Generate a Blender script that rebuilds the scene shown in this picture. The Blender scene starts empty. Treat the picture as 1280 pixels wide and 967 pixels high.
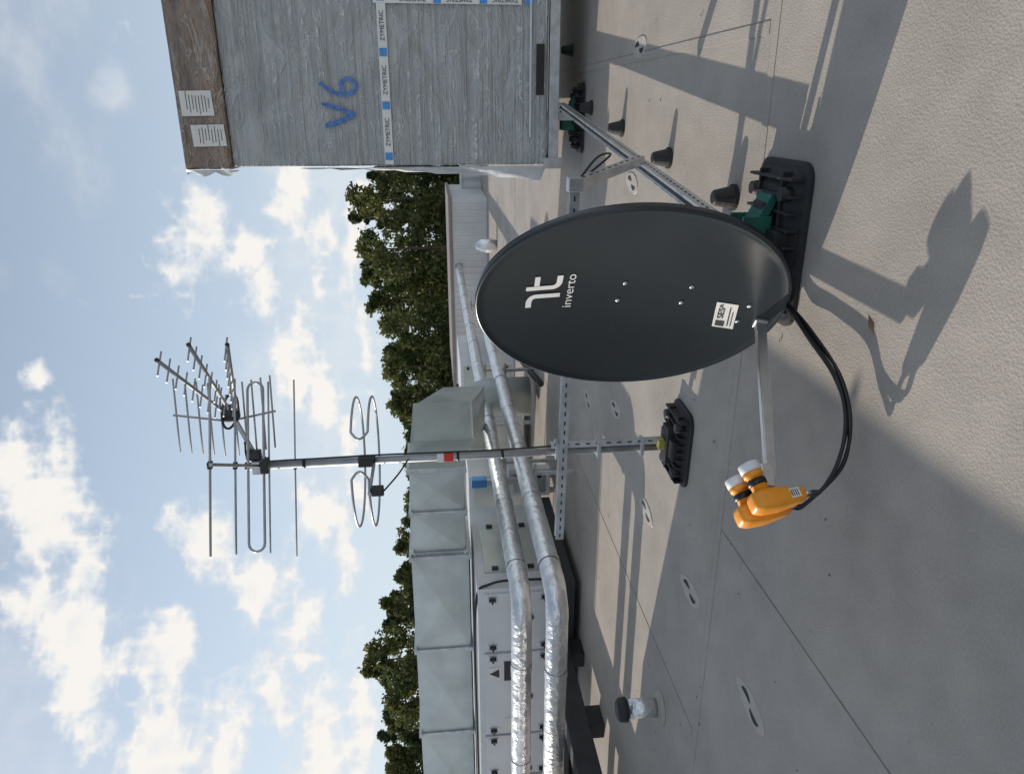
import bpy, math, random, bmesh
import numpy as np
from mathutils import Vector, Matrix, noise as mnoise
random.seed(7); rng=np.random.default_rng(7)
S=bpy.context.scene
S.view_settings.view_transform='Standard'; S.view_settings.look='None'; S.view_settings.exposure=0
# building axes: A runs along the plant deck, N to its right
AN=math.radians(21.0)
A=Vector((math.sin(AN),math.cos(AN),0)); N=Vector((math.cos(AN),-math.sin(AN),0)); Z=Vector((0,0,1))
def P(p,s,z): return N*p+A*s+Z*z
def V(*a): return Vector(a)

# ---------------------------------------------------------------- materials
def mat(name,col,rough=.5,metal=0,var=.08,vscale=6,bump=0,bscale=60,coat=0,stretch=None,col2=None,lo=.35,hi=.65,detail=4,bdist=.01,spec=None):
    m=bpy.data.materials.new(name); m.use_nodes=True; nt=m.node_tree; n=nt.nodes; L=nt.links
    b=n['Principled BSDF']; b.inputs['Roughness'].default_value=rough; b.inputs['Metallic'].default_value=metal
    if spec is not None: b.inputs['Specular IOR Level'].default_value=spec
    if coat: b.inputs['Coat Weight'].default_value=coat; b.inputs['Coat Roughness'].default_value=.12
    tc=n.new('ShaderNodeTexCoord'); src=tc.outputs['Object']
    if stretch:
        mp=n.new('ShaderNodeMapping'); mp.inputs['Scale'].default_value=stretch; L.new(src,mp.inputs['Vector']); src=mp.outputs['Vector']
    nz=n.new('ShaderNodeTexNoise'); nz.inputs['Scale'].default_value=vscale; nz.inputs['Detail'].default_value=detail; L.new(src,nz.inputs['Vector'])
    cr=n.new('ShaderNodeValToRGB'); cr.color_ramp.elements[0].position=lo; cr.color_ramp.elements[1].position=hi
    c2=col2 or [min(1,c*(1+var)) for c in col]; c1=[c*(1-var) for c in col] if not col2 else col
    cr.color_ramp.elements[0].color=(*c1,1); cr.color_ramp.elements[1].color=(*c2,1)
    L.new(nz.outputs['Fac'],cr.inputs['Fac']); L.new(cr.outputs['Color'],b.inputs['Base Color'])
    mr=n.new('ShaderNodeMapRange'); mr.inputs['To Min'].default_value=max(0.02,rough*.8); mr.inputs['To Max'].default_value=min(1,rough*1.2)
    L.new(nz.outputs['Fac'],mr.inputs['Value']); L.new(mr.outputs['Result'],b.inputs['Roughness'])
    if bump:
        nb=n.new('ShaderNodeTexNoise'); nb.inputs['Scale'].default_value=bscale; nb.inputs['Detail'].default_value=3; L.new(src,nb.inputs['Vector'])
        bp=n.new('ShaderNodeBump'); bp.inputs['Strength'].default_value=bump; bp.inputs['Distance'].default_value=bdist
        L.new(nb.outputs['Fac'],bp.inputs['Height']); L.new(bp.outputs['Normal'],b.inputs['Normal'])
    return m
M={}
M['galv']=mat('galvanised_steel',(.50,.52,.54),.42,.75,.14,14,.15,40)
M['duct']=mat('duct_sheet_metal',(.50,.54,.53),.36,.6,.10,4,.25,3,bdist=.02)
M['ductd']=mat('duct_sheet_metal_dull',(.34,.38,.37),.42,.5,.12,4,.2,4,bdist=.02)
M['alu']=mat('aluminium',(.66,.66,.66),.36,.9,.05,20)
M['rod']=mat('antenna_aluminium',(.42,.43,.45),.45,.6,.1,20)
M['boom']=mat('antenna_boom_aluminium',(.33,.34,.35),.55,.4,.1,20)
M['mast']=mat('mast_steel',(.40,.41,.42),.5,.5,.1,20)
M['foil']=mat('aluminium_foil',(.76,.77,.78),.32,.85,.1,9,.9,18,bdist=.014)
M['foiltape']=mat('foil_tape',(.8,.8,.81),.28,.9,.05,9,.5,40)
M['black']=mat('black_rubber',(.016,.016,.018),.6,0,.25,20,.2,60)
M['blackpl']=mat('black_plastic',(.012,.012,.013),.4,0,.2,20)
M['cable']=mat('cable_jacket',(.010,.010,.011),.38,0,.1,20)
M['dish']=mat('dish_paint',(.0165,.0235,.028),.29,0,.08,3,.05,120,bdist=.002)
M['white']=mat('white_paint',(.75,.75,.75),.45,0,.03,6)
M['paper']=mat('white_paper',(.75,.74,.70),.6,0,.05,8)
M['print']=mat('print_black',(.03,.03,.035),.6,0,.1,8)
M['orange']=mat('orange_plastic',(.88,.33,.022),.38,0,.06,14)
M['ahu']=mat('unit_panel',(.64,.66,.68),.40,.1,.05,4,.05,5)
M['green']=mat('green_plastic',(.008,.11,.085),.5,0,.3,10)
M['yellow']=mat('yellow_plastic',(.33,.30,.07),.6,0,.25,20)
M['red']=mat('red_label',(.65,.03,.03),.5,0,.1,10)
M['blue']=mat('blue_marker',(.09,.21,.52),.5,0,.25,30)
M['skyblue']=mat('blue_tape_print',(.08,.30,.70),.4,0,.1,20)
M['tape']=mat('packing_tape',(.78,.78,.76),.35,0,.04,20)
M['slot']=mat('dark_slot',(.03,.03,.03),.8,0,.1,20)
M['plinth']=mat('dark_plinth',(.03,.032,.035),.6,0,.2,8,.2,20)
M['bark']=mat('bark',(.09,.06,.04),.9,0,.3,5,.5,12)
M['mwall']=mat('white_cladding',(.62,.63,.63),.5,0,.06,2)
M['brownf']=mat('brown_fascia',(.26,.22,.20),.6,0,.1,4)
M['land']=mat('grass_land',(.05,.075,.025),.95,0,.3,.15)
M['patch']=mat('membrane_patch',(.42,.395,.36),.7,0,.08,14,.3,150,bdist=.003)
M['debris']=mat('dry_leaf_litter',(.16,.10,.06),.9,0,.3,30)
def film(name,ca,cb,hl_col,streak=26,stren=.7):
    m=bpy.data.materials.new(name); m.use_nodes=True; nt=m.node_tree; n=nt.nodes; L=nt.links; b=n['Principled BSDF']
    tc=n.new('ShaderNodeTexCoord'); mp=n.new('ShaderNodeMapping'); mp.inputs['Rotation'].default_value=(0,0,AN); L.new(tc.outputs['Object'],mp.inputs['Vector'])
    def nz(scale,rot,sc,det,dist):
        q=n.new('ShaderNodeMapping'); q.inputs['Scale'].default_value=scale; q.inputs['Rotation'].default_value=rot; L.new(mp.outputs['Vector'],q.inputs['Vector'])
        z=n.new('ShaderNodeTexNoise'); z.inputs['Scale'].default_value=sc; z.inputs['Detail'].default_value=det; z.inputs['Distortion'].default_value=dist; L.new(q.outputs['Vector'],z.inputs['Vector']); return z.outputs['Fac']
    def mt(op,a,b_=None,c=None,cl=False):
        q=n.new('ShaderNodeMath'); q.operation=op; q.use_clamp=cl
        for i,v in enumerate((a,b_,c)):
            if v is None: continue
            if isinstance(v,(int,float)): q.inputs[i].default_value=v
            else: L.new(v,q.inputs[i])
        return q.outputs[0]
    s1=nz((.5,.5,streak),(0,.025,0),2.2,4,.2)
    s2=nz((1.6,1.6,5),(0,.8,0),1.3,4,1.8)
    s3=nz((1.1,1.1,2.6),(0,-.6,0),1.6,3,2.2)
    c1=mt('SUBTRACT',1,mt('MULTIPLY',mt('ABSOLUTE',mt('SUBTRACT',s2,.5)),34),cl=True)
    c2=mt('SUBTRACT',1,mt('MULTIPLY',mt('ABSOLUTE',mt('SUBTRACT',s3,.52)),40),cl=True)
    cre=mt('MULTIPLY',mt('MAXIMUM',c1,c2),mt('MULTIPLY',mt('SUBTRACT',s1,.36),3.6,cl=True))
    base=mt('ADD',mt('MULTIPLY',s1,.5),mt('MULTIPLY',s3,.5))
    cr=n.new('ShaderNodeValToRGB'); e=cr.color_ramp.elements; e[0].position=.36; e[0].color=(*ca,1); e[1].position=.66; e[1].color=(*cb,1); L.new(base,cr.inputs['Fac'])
    mx=n.new('ShaderNodeMix'); mx.data_type='RGBA'; L.new(mt('MULTIPLY',cre,.75),mx.inputs['Factor']); L.new(cr.outputs['Color'],mx.inputs['A']); mx.inputs['B'].default_value=(*hl_col,1); L.new(mx.outputs['Result'],b.inputs['Base Color'])  # pale crease lines: gloss highlights painted into the film's base colour
    h=mt('ADD',mt('ADD',mt('MULTIPLY',s1,.45),mt('MULTIPLY',s2,1.2)),mt('MULTIPLY',cre,.4))
    bp=n.new('ShaderNodeBump'); bp.inputs['Strength'].default_value=stren; bp.inputs['Distance'].default_value=.04; L.new(h,bp.inputs['Height']); L.new(bp.outputs['Normal'],b.inputs['Normal'])
    b.inputs['Roughness'].default_value=.3; b.inputs['Coat Weight'].default_value=1; b.inputs['Coat Roughness'].default_value=.05; b.inputs['Coat IOR'].default_value=1.7; L.new(bp.outputs['Normal'],b.inputs['Coat Normal'])
    return m
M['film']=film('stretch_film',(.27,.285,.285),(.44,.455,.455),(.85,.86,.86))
M['cardboard']=film('film_wrapped_timber',(.11,.065,.04),(.27,.18,.115),(.55,.5,.45),8)  # lighter blotches and creases paint the film's whitish sheen over the timber
def roofmat():
    m=bpy.data.materials.new('roof_membrane'); m.use_nodes=True; nt=m.node_tree; n=nt.nodes; L=nt.links; b=n['Principled BSDF']
    tc=n.new('ShaderNodeTexCoord'); o=tc.outputs['Object']
    a=n.new('ShaderNodeTexNoise'); a.inputs['Scale'].default_value=1.1; a.inputs['Detail'].default_value=7; a.inputs['Roughness'].default_value=.62; L.new(o,a.inputs['Vector'])
    f=n.new('ShaderNodeTexNoise'); f.inputs['Scale'].default_value=140; f.inputs['Detail'].default_value=2; L.new(o,f.inputs['Vector'])
    s=n.new('ShaderNodeTexNoise'); s.inputs['Scale'].default_value=9; s.inputs['Detail'].default_value=4; L.new(o,s.inputs['Vector'])
    mx=n.new('ShaderNodeMath'); mx.operation='MULTIPLY_ADD'; mx.inputs[1].default_value=.4; L.new(f.outputs['Fac'],mx.inputs[0]); L.new(a.outputs['Fac'],mx.inputs[2])
    m3=n.new('ShaderNodeMath'); m3.operation='MULTIPLY_ADD'; m3.inputs[1].default_value=.3; L.new(s.outputs['Fac'],m3.inputs[0]); L.new(mx.outputs[0],m3.inputs[2])
    cr=n.new('ShaderNodeValToRGB'); e=cr.color_ramp.elements; e[0].position=.57; e[0].color=(.275,.25,.222,1); e[1].position=1.1; e[1].color=(.41,.372,.33,1)
    L.new(m3.outputs[0],cr.inputs['Fac']); L.new(cr.outputs['Color'],b.inputs['Base Color'])
    v=n.new('ShaderNodeTexVoronoi'); v.inputs['Scale'].default_value=150; L.new(o,v.inputs['Vector'])
    bp=n.new('ShaderNodeBump'); bp.inputs['Strength'].default_value=.4; bp.inputs['Distance'].default_value=.003; L.new(v.outputs['Distance'],bp.inputs['Height'])
    b2=n.new('ShaderNodeBump'); b2.inputs['Strength'].default_value=.2; b2.inputs['Distance'].default_value=.03; L.new(a.outputs['Fac'],b2.inputs['Height']); L.new(bp.outputs['Normal'],b2.inputs['Normal'])
    L.new(b2.outputs['Normal'],b.inputs['Normal']); b.inputs['Roughness'].default_value=.75; b.inputs['Specular IOR Level'].default_value=.3
    return m
M['roof']=roofmat()
def leafmat(name,c1,c2):
    m=bpy.data.materials.new(name); m.use_nodes=True; nt=m.node_tree; n=nt.nodes; L=nt.links; b=n['Principled BSDF']
    tc=n.new('ShaderNodeTexCoord'); a=n.new('ShaderNodeTexNoise'); a.inputs['Scale'].default_value=.6; a.inputs['Detail'].default_value=4; L.new(tc.outputs['Object'],a.inputs['Vector'])
    cr=n.new('ShaderNodeValToRGB'); e=cr.color_ramp.elements; e[0].position=.35; e[0].color=(*c1,1); e[1].position=.65; e[1].color=(*c2,1)
    L.new(a.outputs['Fac'],cr.inputs['Fac']); L.new(cr.outputs['Color'],b.inputs['Base Color']); b.inputs['Roughness'].default_value=.7
    t=n.new('ShaderNodeBsdfTranslucent'); L.new(cr.outputs['Color'],t.inputs['Color']); mx=n.new('ShaderNodeMixShader'); mx.inputs[0].default_value=.38
    L.new(b.outputs[0],mx.inputs[1]); L.new(t.outputs[0],mx.inputs[2]); L.new(mx.outputs[0],n['Material Output'].inputs['Surface'])
    return m
M['leaf']=leafmat('foliage_deciduous',(.062,.092,.028),(.155,.16,.045))
M['leaf2']=leafmat('foliage_conifer',(.04,.065,.025),(.095,.115,.04))

# ---------------------------------------------------------------- mesh helpers
def group(name,loc=(0,0,0)):
    e=bpy.data.objects.new(name,None); e.location=loc; e.empty_display_size=.2; S.collection.objects.link(e); return e
def obj(name,verts,faces,m,parent=None,smooth=False):
    me=bpy.data.meshes.new(name); me.from_pydata([tuple(v) for v in verts],[],faces); me.update()
    bm=bmesh.new(); bm.from_mesh(me); bmesh.ops.recalc_face_normals(bm,faces=bm.faces); bm.to_mesh(me); bm.free()
    if smooth: me.polygons.foreach_set('use_smooth',[True]*len(me.polygons))
    me.materials.append(M[m] if isinstance(m,str) else m)
    o=bpy.data.objects.new(name,me); S.collection.objects.link(o)
    if parent: o.parent=parent; o.matrix_parent_inverse=Matrix.Translation(-Vector(parent.location))
    return o
def hexa(c,ax,h):
    c=Vector(c); v=[]
    for k in (-1,1):
        for i,j in ((-1,-1),(1,-1),(1,1),(-1,1)): v.append(c+ax[0]*h[0]*i+ax[1]*h[1]*j+ax[2]*h[2]*k)
    return v,[(0,3,2,1),(4,5,6,7),(0,1,5,4),(1,2,6,5),(2,3,7,6),(3,0,4,7)]
def box(name,c,h,m,parent=None,ax=None,bev=0):
    v,f=hexa(c,ax or (N,A,Z),h); o=obj(name,v,f,m,parent)
    if bev: b=o.modifiers.new('b','BEVEL'); b.width=bev; b.segments=2; b.limit_method='ANGLE'
    return o
def bx(name,p0,p1,s0,s1,z0,z1,m,parent=None,bev=0):
    return box(name,P((p0+p1)/2,(s0+s1)/2,(z0+z1)/2),((p1-p0)/2,(s1-s0)/2,(z1-z0)/2),m,parent,bev=bev)
def sweep(name,pts,r,m,parent=None,seg=12,smooth=True,cap=True,closed=False):
    pts=[Vector(p) for p in pts]; n=len(pts); rr=r if isinstance(r,(list,tuple)) else [r]*n
    verts=[];faces=[]; up=None
    for i,p in enumerate(pts):
        if closed: t=pts[(i+1)%n]-pts[i-1]
        else: t=pts[min(i+1,n-1)]-pts[max(i-1,0)]
        t.normalize()
        if up is None: up=t.orthogonal().normalized()
        up=(up-t*up.dot(t)).normalized(); sd=t.cross(up)
        for k in range(seg):
            a=2*math.pi*k/seg; verts.append(p+(up*math.cos(a)+sd*math.sin(a))*rr[i])
    for i in range(n if closed else n-1):
        j=(i+1)%n
        for k in range(seg): k2=(k+1)%seg; faces.append((i*seg+k,i*seg+k2,j*seg+k2,j*seg+k))
    if cap and not closed: faces.append(tuple(range(seg))[::-1]); faces.append(tuple((n-1)*seg+k for k in range(seg)))
    o=obj(name,verts,faces,m,parent,False)
    if smooth: o.data.polygons.foreach_set('use_smooth',[len(p.vertices)==4 for p in o.data.polygons])
    return o
def catmull(pts,k=8):
    pts=[Vector(p) for p in pts]; q=[pts[0]*2-pts[1]]+pts+[pts[-1]*2-pts[-2]]; out=[]
    for i in range(1,len(q)-2):
        for j in range(k):
            t=j/k; a,b,c,d=q[i-1:i+3]
            out.append(.5*((2*b)+(c-a)*t+(2*a-5*b+4*c-d)*t*t+(3*b-a-3*c+d)*t**3))
    out.append(pts[-1]); return out
def rbend(pts,r,k=8):
    pts=[Vector(p) for p in pts]; out=[pts[0]]
    for i in range(1,len(pts)-1):
        d0=(pts[i-1]-pts[i]).normalized(); d1=(pts[i+1]-pts[i]).normalized(); a=pts[i]+d0*r; b=pts[i]+d1*r
        for j in range(k+1):
            t=j/k; out.append(a*(1-t)**2+pts[i]*2*t*(1-t)+b*t*t)
    out.append(pts[-1]); return out
def strut(name,p0,p1,w,h,m,parent,up=Z):
    p0=Vector(p0);p1=Vector(p1); d=(p1-p0); l=d.length; d.normalize(); sd=d.cross(up).normalized(); u=sd.cross(d).normalized(); c=(p0+p1)/2
    t=.0025; vs=[];fs=[]
    def add(c,hh):
        v,f=hexa(c,(d,sd,u),hh); o=len(vs); vs.extend(v); fs.extend([tuple(i+o for i in q) for q in f])
    add(c-u*(h/2-t),(l/2,w/2,t)); add(c+sd*(w/2-t)+u*t*1.1,(l/2-.0005,t,h/2-t)); add(c-sd*(w/2-t)+u*t*1.1,(l/2-.0005,t,h/2-t))
    add(c+sd*(w/2-t*3.2)+u*(h/2-t*2),(l/2-.001,t*2,t)); add(c-sd*(w/2-t*3.2)+u*(h/2-t*2),(l/2-.001,t*2,t))
    o=obj(name,vs,fs,m,parent)
    vs=[];fs=[]
    n=int(l/.05)
    for i in range(n):
        q=p0+d*(i+.5)*l/n
        for s_ in (-1,1): 
            v,f=hexa(q+sd*s_*(w/2+.0006),(d,sd,u),(.011,.001,.0035)); oo=len(vs); vs.extend(v); fs.extend([tuple(a+oo for a in b) for b in f])
    obj(name+'_slots',vs,fs,'slot',parent)
    return o
def join_boxes(name,lst,m,parent=None,ax=None,bev=0):
    vs=[];fs=[]
    for c,h in lst:
        v,f=hexa(c,ax or (N,A,Z),h); o=len(vs); vs.extend(v); fs.extend([tuple(i+o for i in q) for q in f])
    o=obj(name,vs,fs,m,parent)
    if bev: b=o.modifiers.new('b','BEVEL'); b.width=bev; b.segments=2
    return o
def textmesh(s,size,fn,m,name,parent,bold=0):
    cu=bpy.data.curves.new(name,'FONT'); cu.body=s; cu.size=size; cu.align_x='CENTER'; cu.align_y='CENTER'; cu.offset=bold
    to=bpy.data.objects.new(name+'_t',cu); S.collection.objects.link(to); bpy.context.view_layer.update()
    me=bpy.data.meshes.new_from_object(to.evaluated_get(bpy.context.evaluated_depsgraph_get())); bpy.data.objects.remove(to)
    for v in me.vertices: v.co=fn(v.co.x,v.co.y)
    me.materials.clear(); me.materials.append(M[m]); o=bpy.data.objects.new(name,me); S.collection.objects.link(o)
    o.parent=parent; o.matrix_parent_inverse=Matrix.Translation(-Vector(parent.location)); return o

# ---------------------------------------------------------------- setting: land, roof, seams
obj('ground',[(-900,-900,-7),(900,-900,-7),(900,900,-7),(-900,900,-7)],[(0,1,2,3)],'land')
roof=group('flat_roof_building')
bx('roof_membrane_sheet',-45,45,-18,21,-.3,0,'roof',roof)
bx('walls',-44.8,44.8,-17.8,20.8,-7,-.3,'mwall',roof)
seams=[]
for s_ in (2.7,10.9,16.5,-4): seams.append((P(0,s_,.001),(44,.025,.0015)))
for p_ in (-2.95,.25,3.45,6.65,-6.15): seams.append((P(p_,6.8,.0012),(.022,4.05,.0013)))
for p_ in (-1.75,1.35,4.6): seams.append((P(p_,-.7,.0012),(.022,3.37,.0013)))
join_boxes('seam_overlap_strips',seams,'roof',roof)
lines=[(c+ (A*.027 if h[0]>1 else N*.024)-Z*.0002,(h[0],.0011,.0011) if h[0]>1 else (.0008,h[1],.001)) for c,h in seams]
M['seamline']=mat('seam_edge',(.22,.20,.175),.8,0,.2,8)
join_boxes('seam_edges',lines,'seamline',roof)
def patch(p,s,rot=0,sc=1):
    g=group('roof_fastener_patch',P(p,s,0)); vs=[]; a1=(A*math.cos(rot)+N*math.sin(rot)); b1=(N*math.cos(rot)-A*math.sin(rot))
    n=32; ph=random.uniform(0,6)
    for z_,k in ((0,1.0),(.0035,.96)):
        for i in range(n):
            t=2*math.pi*i/n; kk=k*(1+.04*math.sin(3*t+ph)); vs.append(P(p,s,0)+Z*(z_+.0005)+a1*math.cos(t)*.14*sc*kk+b1*math.sin(t)*.058*sc*kk)
    fs=[(i,(i+1)%n,n+(i+1)%n,n+i) for i in range(n)]+[tuple(range(n,2*n))]
    obj('patch',vs,fs,'patch',g)
    for sg,off in ((1,.045),(-1,-.045)):
        q=[]; 
        for i in range(9):
            t=-1+2*i/8; q.append(P(p,s,.0055)+a1*(off*sc+t*.042*sc)+b1*sg*(.012+.010*(1-t*t)))
        vs=[];fs=[]
        for i,w in enumerate(q): 
            ww=.013*math.sqrt(max(.12,1-(-1+2*i/8)**2)); vs+= [w-b1*ww,w+b1*ww]
        for i in range(8): fs.append((2*i,2*i+1,2*i+3,2*i+2))
        obj('slot',vs,fs,'slot',g)
for p_,s_,r_ in ((-2.26,2.21,.1),(-2.25,2.95,-.12),(-2.26,3.74,.05),(-1.95,4.58,-.1),(-2.24,5.47,.1),(-.44,4.48,.1),(.3,4.47,-.05),(1.05,4.5,.1),(-1.2,6.3,0),(-3.0,1.4,0),(1.9,2.0,.1),(.35,-1.2,.1)): patch(p_,s_,r_)
vs=[];fs=[]
for i in range(260):
    x=random.uniform(-3,4); y=random.uniform(.8,8); r=random.choice((.0015,.002,.003,.004)); a=random.uniform(0,6.28); l=r*random.uniform(1,3.5)
    c=V(x,y,.004+r*.3); d=V(math.cos(a),math.sin(a),random.uniform(-.2,.2)); e=V(-math.sin(a),math.cos(a),.1); o=len(vs)
    vs+=[c-d*l,c-e*r,c+d*l,c+e*r+Z*r]; fs+=[(o,o+1,o+2),(o,o+2,o+3)]
c=V(.135,1.93,.008); o=len(vs); d=V(.03,.012,0); e=V(-.003,.008,.004)
vs+=[c-d,c-e,c+d,c+e]; fs+=[(o,o+1,o+2),(o,o+2,o+3)]
obj('roof_litter',vs,fs,'debris')

# ---------------------------------------------------------------- rubber foot
def rubber_foot(cx,cy,rot,L=.27,W=.2,top='green'):
    g=group('rubber_mounting_foot',(cx,cy,0)); a=Vector((math.cos(rot),math.sin(rot),0)); b=Vector((-math.sin(rot),math.cos(rot),0)); c=Vector((cx,cy,0))
    def ring(l,w,z,r=.06,n=6):
        o=[]
        for sx,sy,a0 in ((1,1,0),(-1,1,90),(-1,-1,180),(1,-1,270)):
            for i in range(n):
                t=math.radians(a0+90*i/(n-1)); o.append(c+a*(sx*(l-r)+r*math.cos(t))+b*(sy*(w-r)+r*math.sin(t))+Z*z)
        return o
    rs=[ring(L,W,.0),ring(L,W,.014),ring(L*.95,W*.94,.02),ring(L*.9,W*.88,.022),ring(L*.7,W*.62,.05,.04)]
    vs=sum(rs,[]); n=24; fs=[]
    for k in range(4):
        for i in range(n): fs.append((k*n+i,k*n+(i+1)%n,(k+1)*n+(i+1)%n,(k+1)*n+i))
    fs.append(tuple(range(4*n,5*n)))
    obj('base',vs,fs,'black',g)
    rb=[]
    for i in range(-4,5): rb.append((c+a*i*L*.2+Z*.04,(.005,W*.86,.024)))
    for i in (-1,1): rb.append((c+b*i*W*.45+Z*.0395,(L*.88,.005,.022)))
    join_boxes('ribs',rb,'black',g,(a,b,Z),.003)
    join_boxes('top_block',[(c+Z*.065,(L*.5,.042,.03)),(c+Z*.055,(.05,W*.7,.028))],'black',g,(a,b,Z),.006)
    for sx in (-1,1):
        for sy in (-1,1): sweep('stud',[c+a*sx*L*.62+b*sy*W*.6+Z*.03,c+a*sx*L*.62+b*sy*W*.6+Z*.075],[.028,.022],'black',g,14)
    if top=='green':
        join_boxes('green_cradle',[(c+b*.055+Z*.115,(.09,.006,.05)),(c-b*.055+Z*.115,(.09,.006,.05)),(c+Z*.112,(.085,.049,.006))],'green',g,(a,b,Z),.003)
        vs=[c+a*.08+b*.05+Z*.11,c+a*.16+b*.05+Z*.07,c+a*.16-b*.05+Z*.07,c+a*.08-b*.05+Z*.11]; obj('green_wing',vs+[v-Z*.03 for v in vs],[(0,1,2,3),(4,5,6,7),(0,1,5,4),(3,2,6,7),(1,2,6,5),(0,3,7,4)],'green',g)
    else:
        box('yellow_block',c+Z*.11,(.024,.024,.016),'yellow',g,(a,b,Z),.004)
    return g
rubber_foot(.475,2.47,math.radians(-21),.27,.19,'green')
rubber_foot(-.31,3.60,math.radians(-24),.2,.14,'yellow')
rubber_foot(2.1,5.75,math.radians(-21),.26,.15,'green')

# ---------------------------------------------------------------- strut rail with pads
g=group('steel_strut_rail',(1.3,3.9,0))
strut('channel',(2.12,5.55,.19),(.52,2.50,.17),.045,.05,'galv',g)
def cone(x,y,s=1):
    g=group('rubber_support_cone',(x,y,0)); sweep('cone',[(x,y,0),(x,y,.015),(x,y,.016),(x,y,.085*s),(x,y,.092*s)],[.052*s,.052*s,.045*s,.03*s,.024*s],'black',g,18,False)
for x,y in ((1.12,3.62),(1.58,4.5),(2.03,5.35),(.72,2.84),(2.75,6.0)): cone(x,y)

# ---------------------------------------------------------------- frame under mast: horizontal rail + mast
g=group('antenna_support_rail',(0,3.4,0))
strut('cross_rail',(-.80,3.86,.60),(.86,3.06,.60),.042,.042,'galv',g)
strut('leg_channel',(.84,3.08,.60),(1.06,3.45,.2),.04,.04,'galv',g)
box('end_plate',V(.84,3.06,.60),(.03,.035,.03),'galv',g,bev=.003)
sweep('tie_lead',catmull([V(.86,3.06,.58),V(.95,3.05,.5),V(.99,3.15,.42),V(.93,3.2,.5)]),.005,'cable',g,8)
g=group('antenna_mast',(-.33,3.65,0)); mx,my=-.33,3.65
sweep('pole',[(mx,my,.10),(mx,my,2.12)],.0185,'mast',g,20)
strut('post_channel',(mx+.035,my-.02,.08),(mx+.035,my-.02,.66),.035,.035,'galv',g,up=V(1,0,0))
for z_ in (.2,.42,.63): box('clamp',V(mx+.012,my-.012,z_),(.045,.03,.009),'galv',g,bev=.002)
sweep('pole_cap',[(mx,my,2.12),(mx,my,2.135)],.02,'blackpl',g,16)
box('warning_label',V(mx-.002,my-.0005,1.165),(.021,.021,.022),'red',g,(V(1,0,0),V(0,1,0),Z),.004)
box('white_label',V(mx-.002,my-.0005,1.205),(.0205,.0205,.017),'paper',g,(V(1,0,0),V(0,1,0),Z),.004)
for z_ in (1.12,1.55,1.86,.9): sweep('cable_tie',[(mx,my,z_-.006),(mx,my,z_+.006)],.0225,'blackpl',g,14)
sweep('coax_cable',catmull([(mx+.03,my-.02,.64),(mx+.024,my-.02,.9),(mx+.024,my-.018,1.2),(mx+.026,my-.018,1.5),(mx+.022,my-.02,1.9),(mx+.03,my-.03,2.1),(mx+.12,my-.06,2.12)]),.0045,'cable',g,8)
g=group('fm_loop_antenna',(mx,my,1.56)); R=.31
def ringpts(z,a0,a1,n=40,r=R): return [V(mx+r*math.cos(math.radians(a0+(a1-a0)*i/n)),my-.02+r*math.sin(math.radians(a0+(a1-a0)*i/n)),z) for i in range(n+1)]
top=ringpts(1.60,-60,260); bot=ringpts(1.525,260,-60)
def arc(a,b,out):
    return [a*(1-t)+b*t+out*math.sin(math.pi*t)*.037 for t in [i/8 for i in range(1,8)]]
ta=(top[-1]-top[-2]).normalized(); tb=(bot[-1]-bot[-2]).normalized()
sweep('loop',top+arc(top[-1],bot[0],ta)+bot+arc(bot[-1],top[0],tb),.0058,'rod',g,8,closed=True)
box('clamp',V(mx,my-.02,1.56),(.024,.024,.04),'blackpl',g,bev=.004)
sweep('arm',[V(mx,my,1.525),V(mx-.12,my-.32,1.525)],.008,'rod',g,8)
box('balun',V(mx-.11,my-.30,1.49),(.022,.016,.028),'blackpl',g,bev=.005)
sweep('lead',catmull([V(mx-.11,my-.3,1.46),V(mx-.05,my-.2,1.4),V(mx+.0,my-.03,1.36)]),.004,'cable',g,6)
# VHF yagi
g=group('vhf_yagi_antenna',(-.33,3.6,2.05)); zb=2.035
b0=V(-.24,2.78,zb); b1=V(-.42,4.45,zb); bd=(b1-b0).normalized(); ex=bd.cross(Z).normalized()
sweep('boom',[b0,b1],.009,'rod',g,4,False)
for t,l in ((.02,.66),(.22,.72),(.58,.84),(.97,1.02)):
    c=b0.lerp(b1,t); sweep('element',[c-ex*l/2+Z*.012,c+ex*l/2+Z*.012],.0048,'rod',g,8)
    box('element_clamp',c+Z*.012,(.012,.012,.008),'blackpl',g)
c=b0.lerp(b1,.42); h=.35
pts=[c-ex*h+Z*.045,c+ex*h+Z*.045]+[c+ex*(h+.035*math.sin(t))+Z*(.01+.035*math.cos(t)) for t in [math.pi*i/8 for i in range(1,8)]]+[c+ex*h-Z*.025,c-ex*h-Z*.025]+[c-ex*(h+.035*math.sin(t))+Z*(.01-.035*math.cos(t)) for t in [math.pi*i/8 for i in range(1,8)]]
sweep('folded_dipole',pts,.006,'rod',g,8,closed=True)
box('dipole_box',c-Z*.03,(.03,.03,.018),'blackpl',g,bev=.004)
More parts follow.
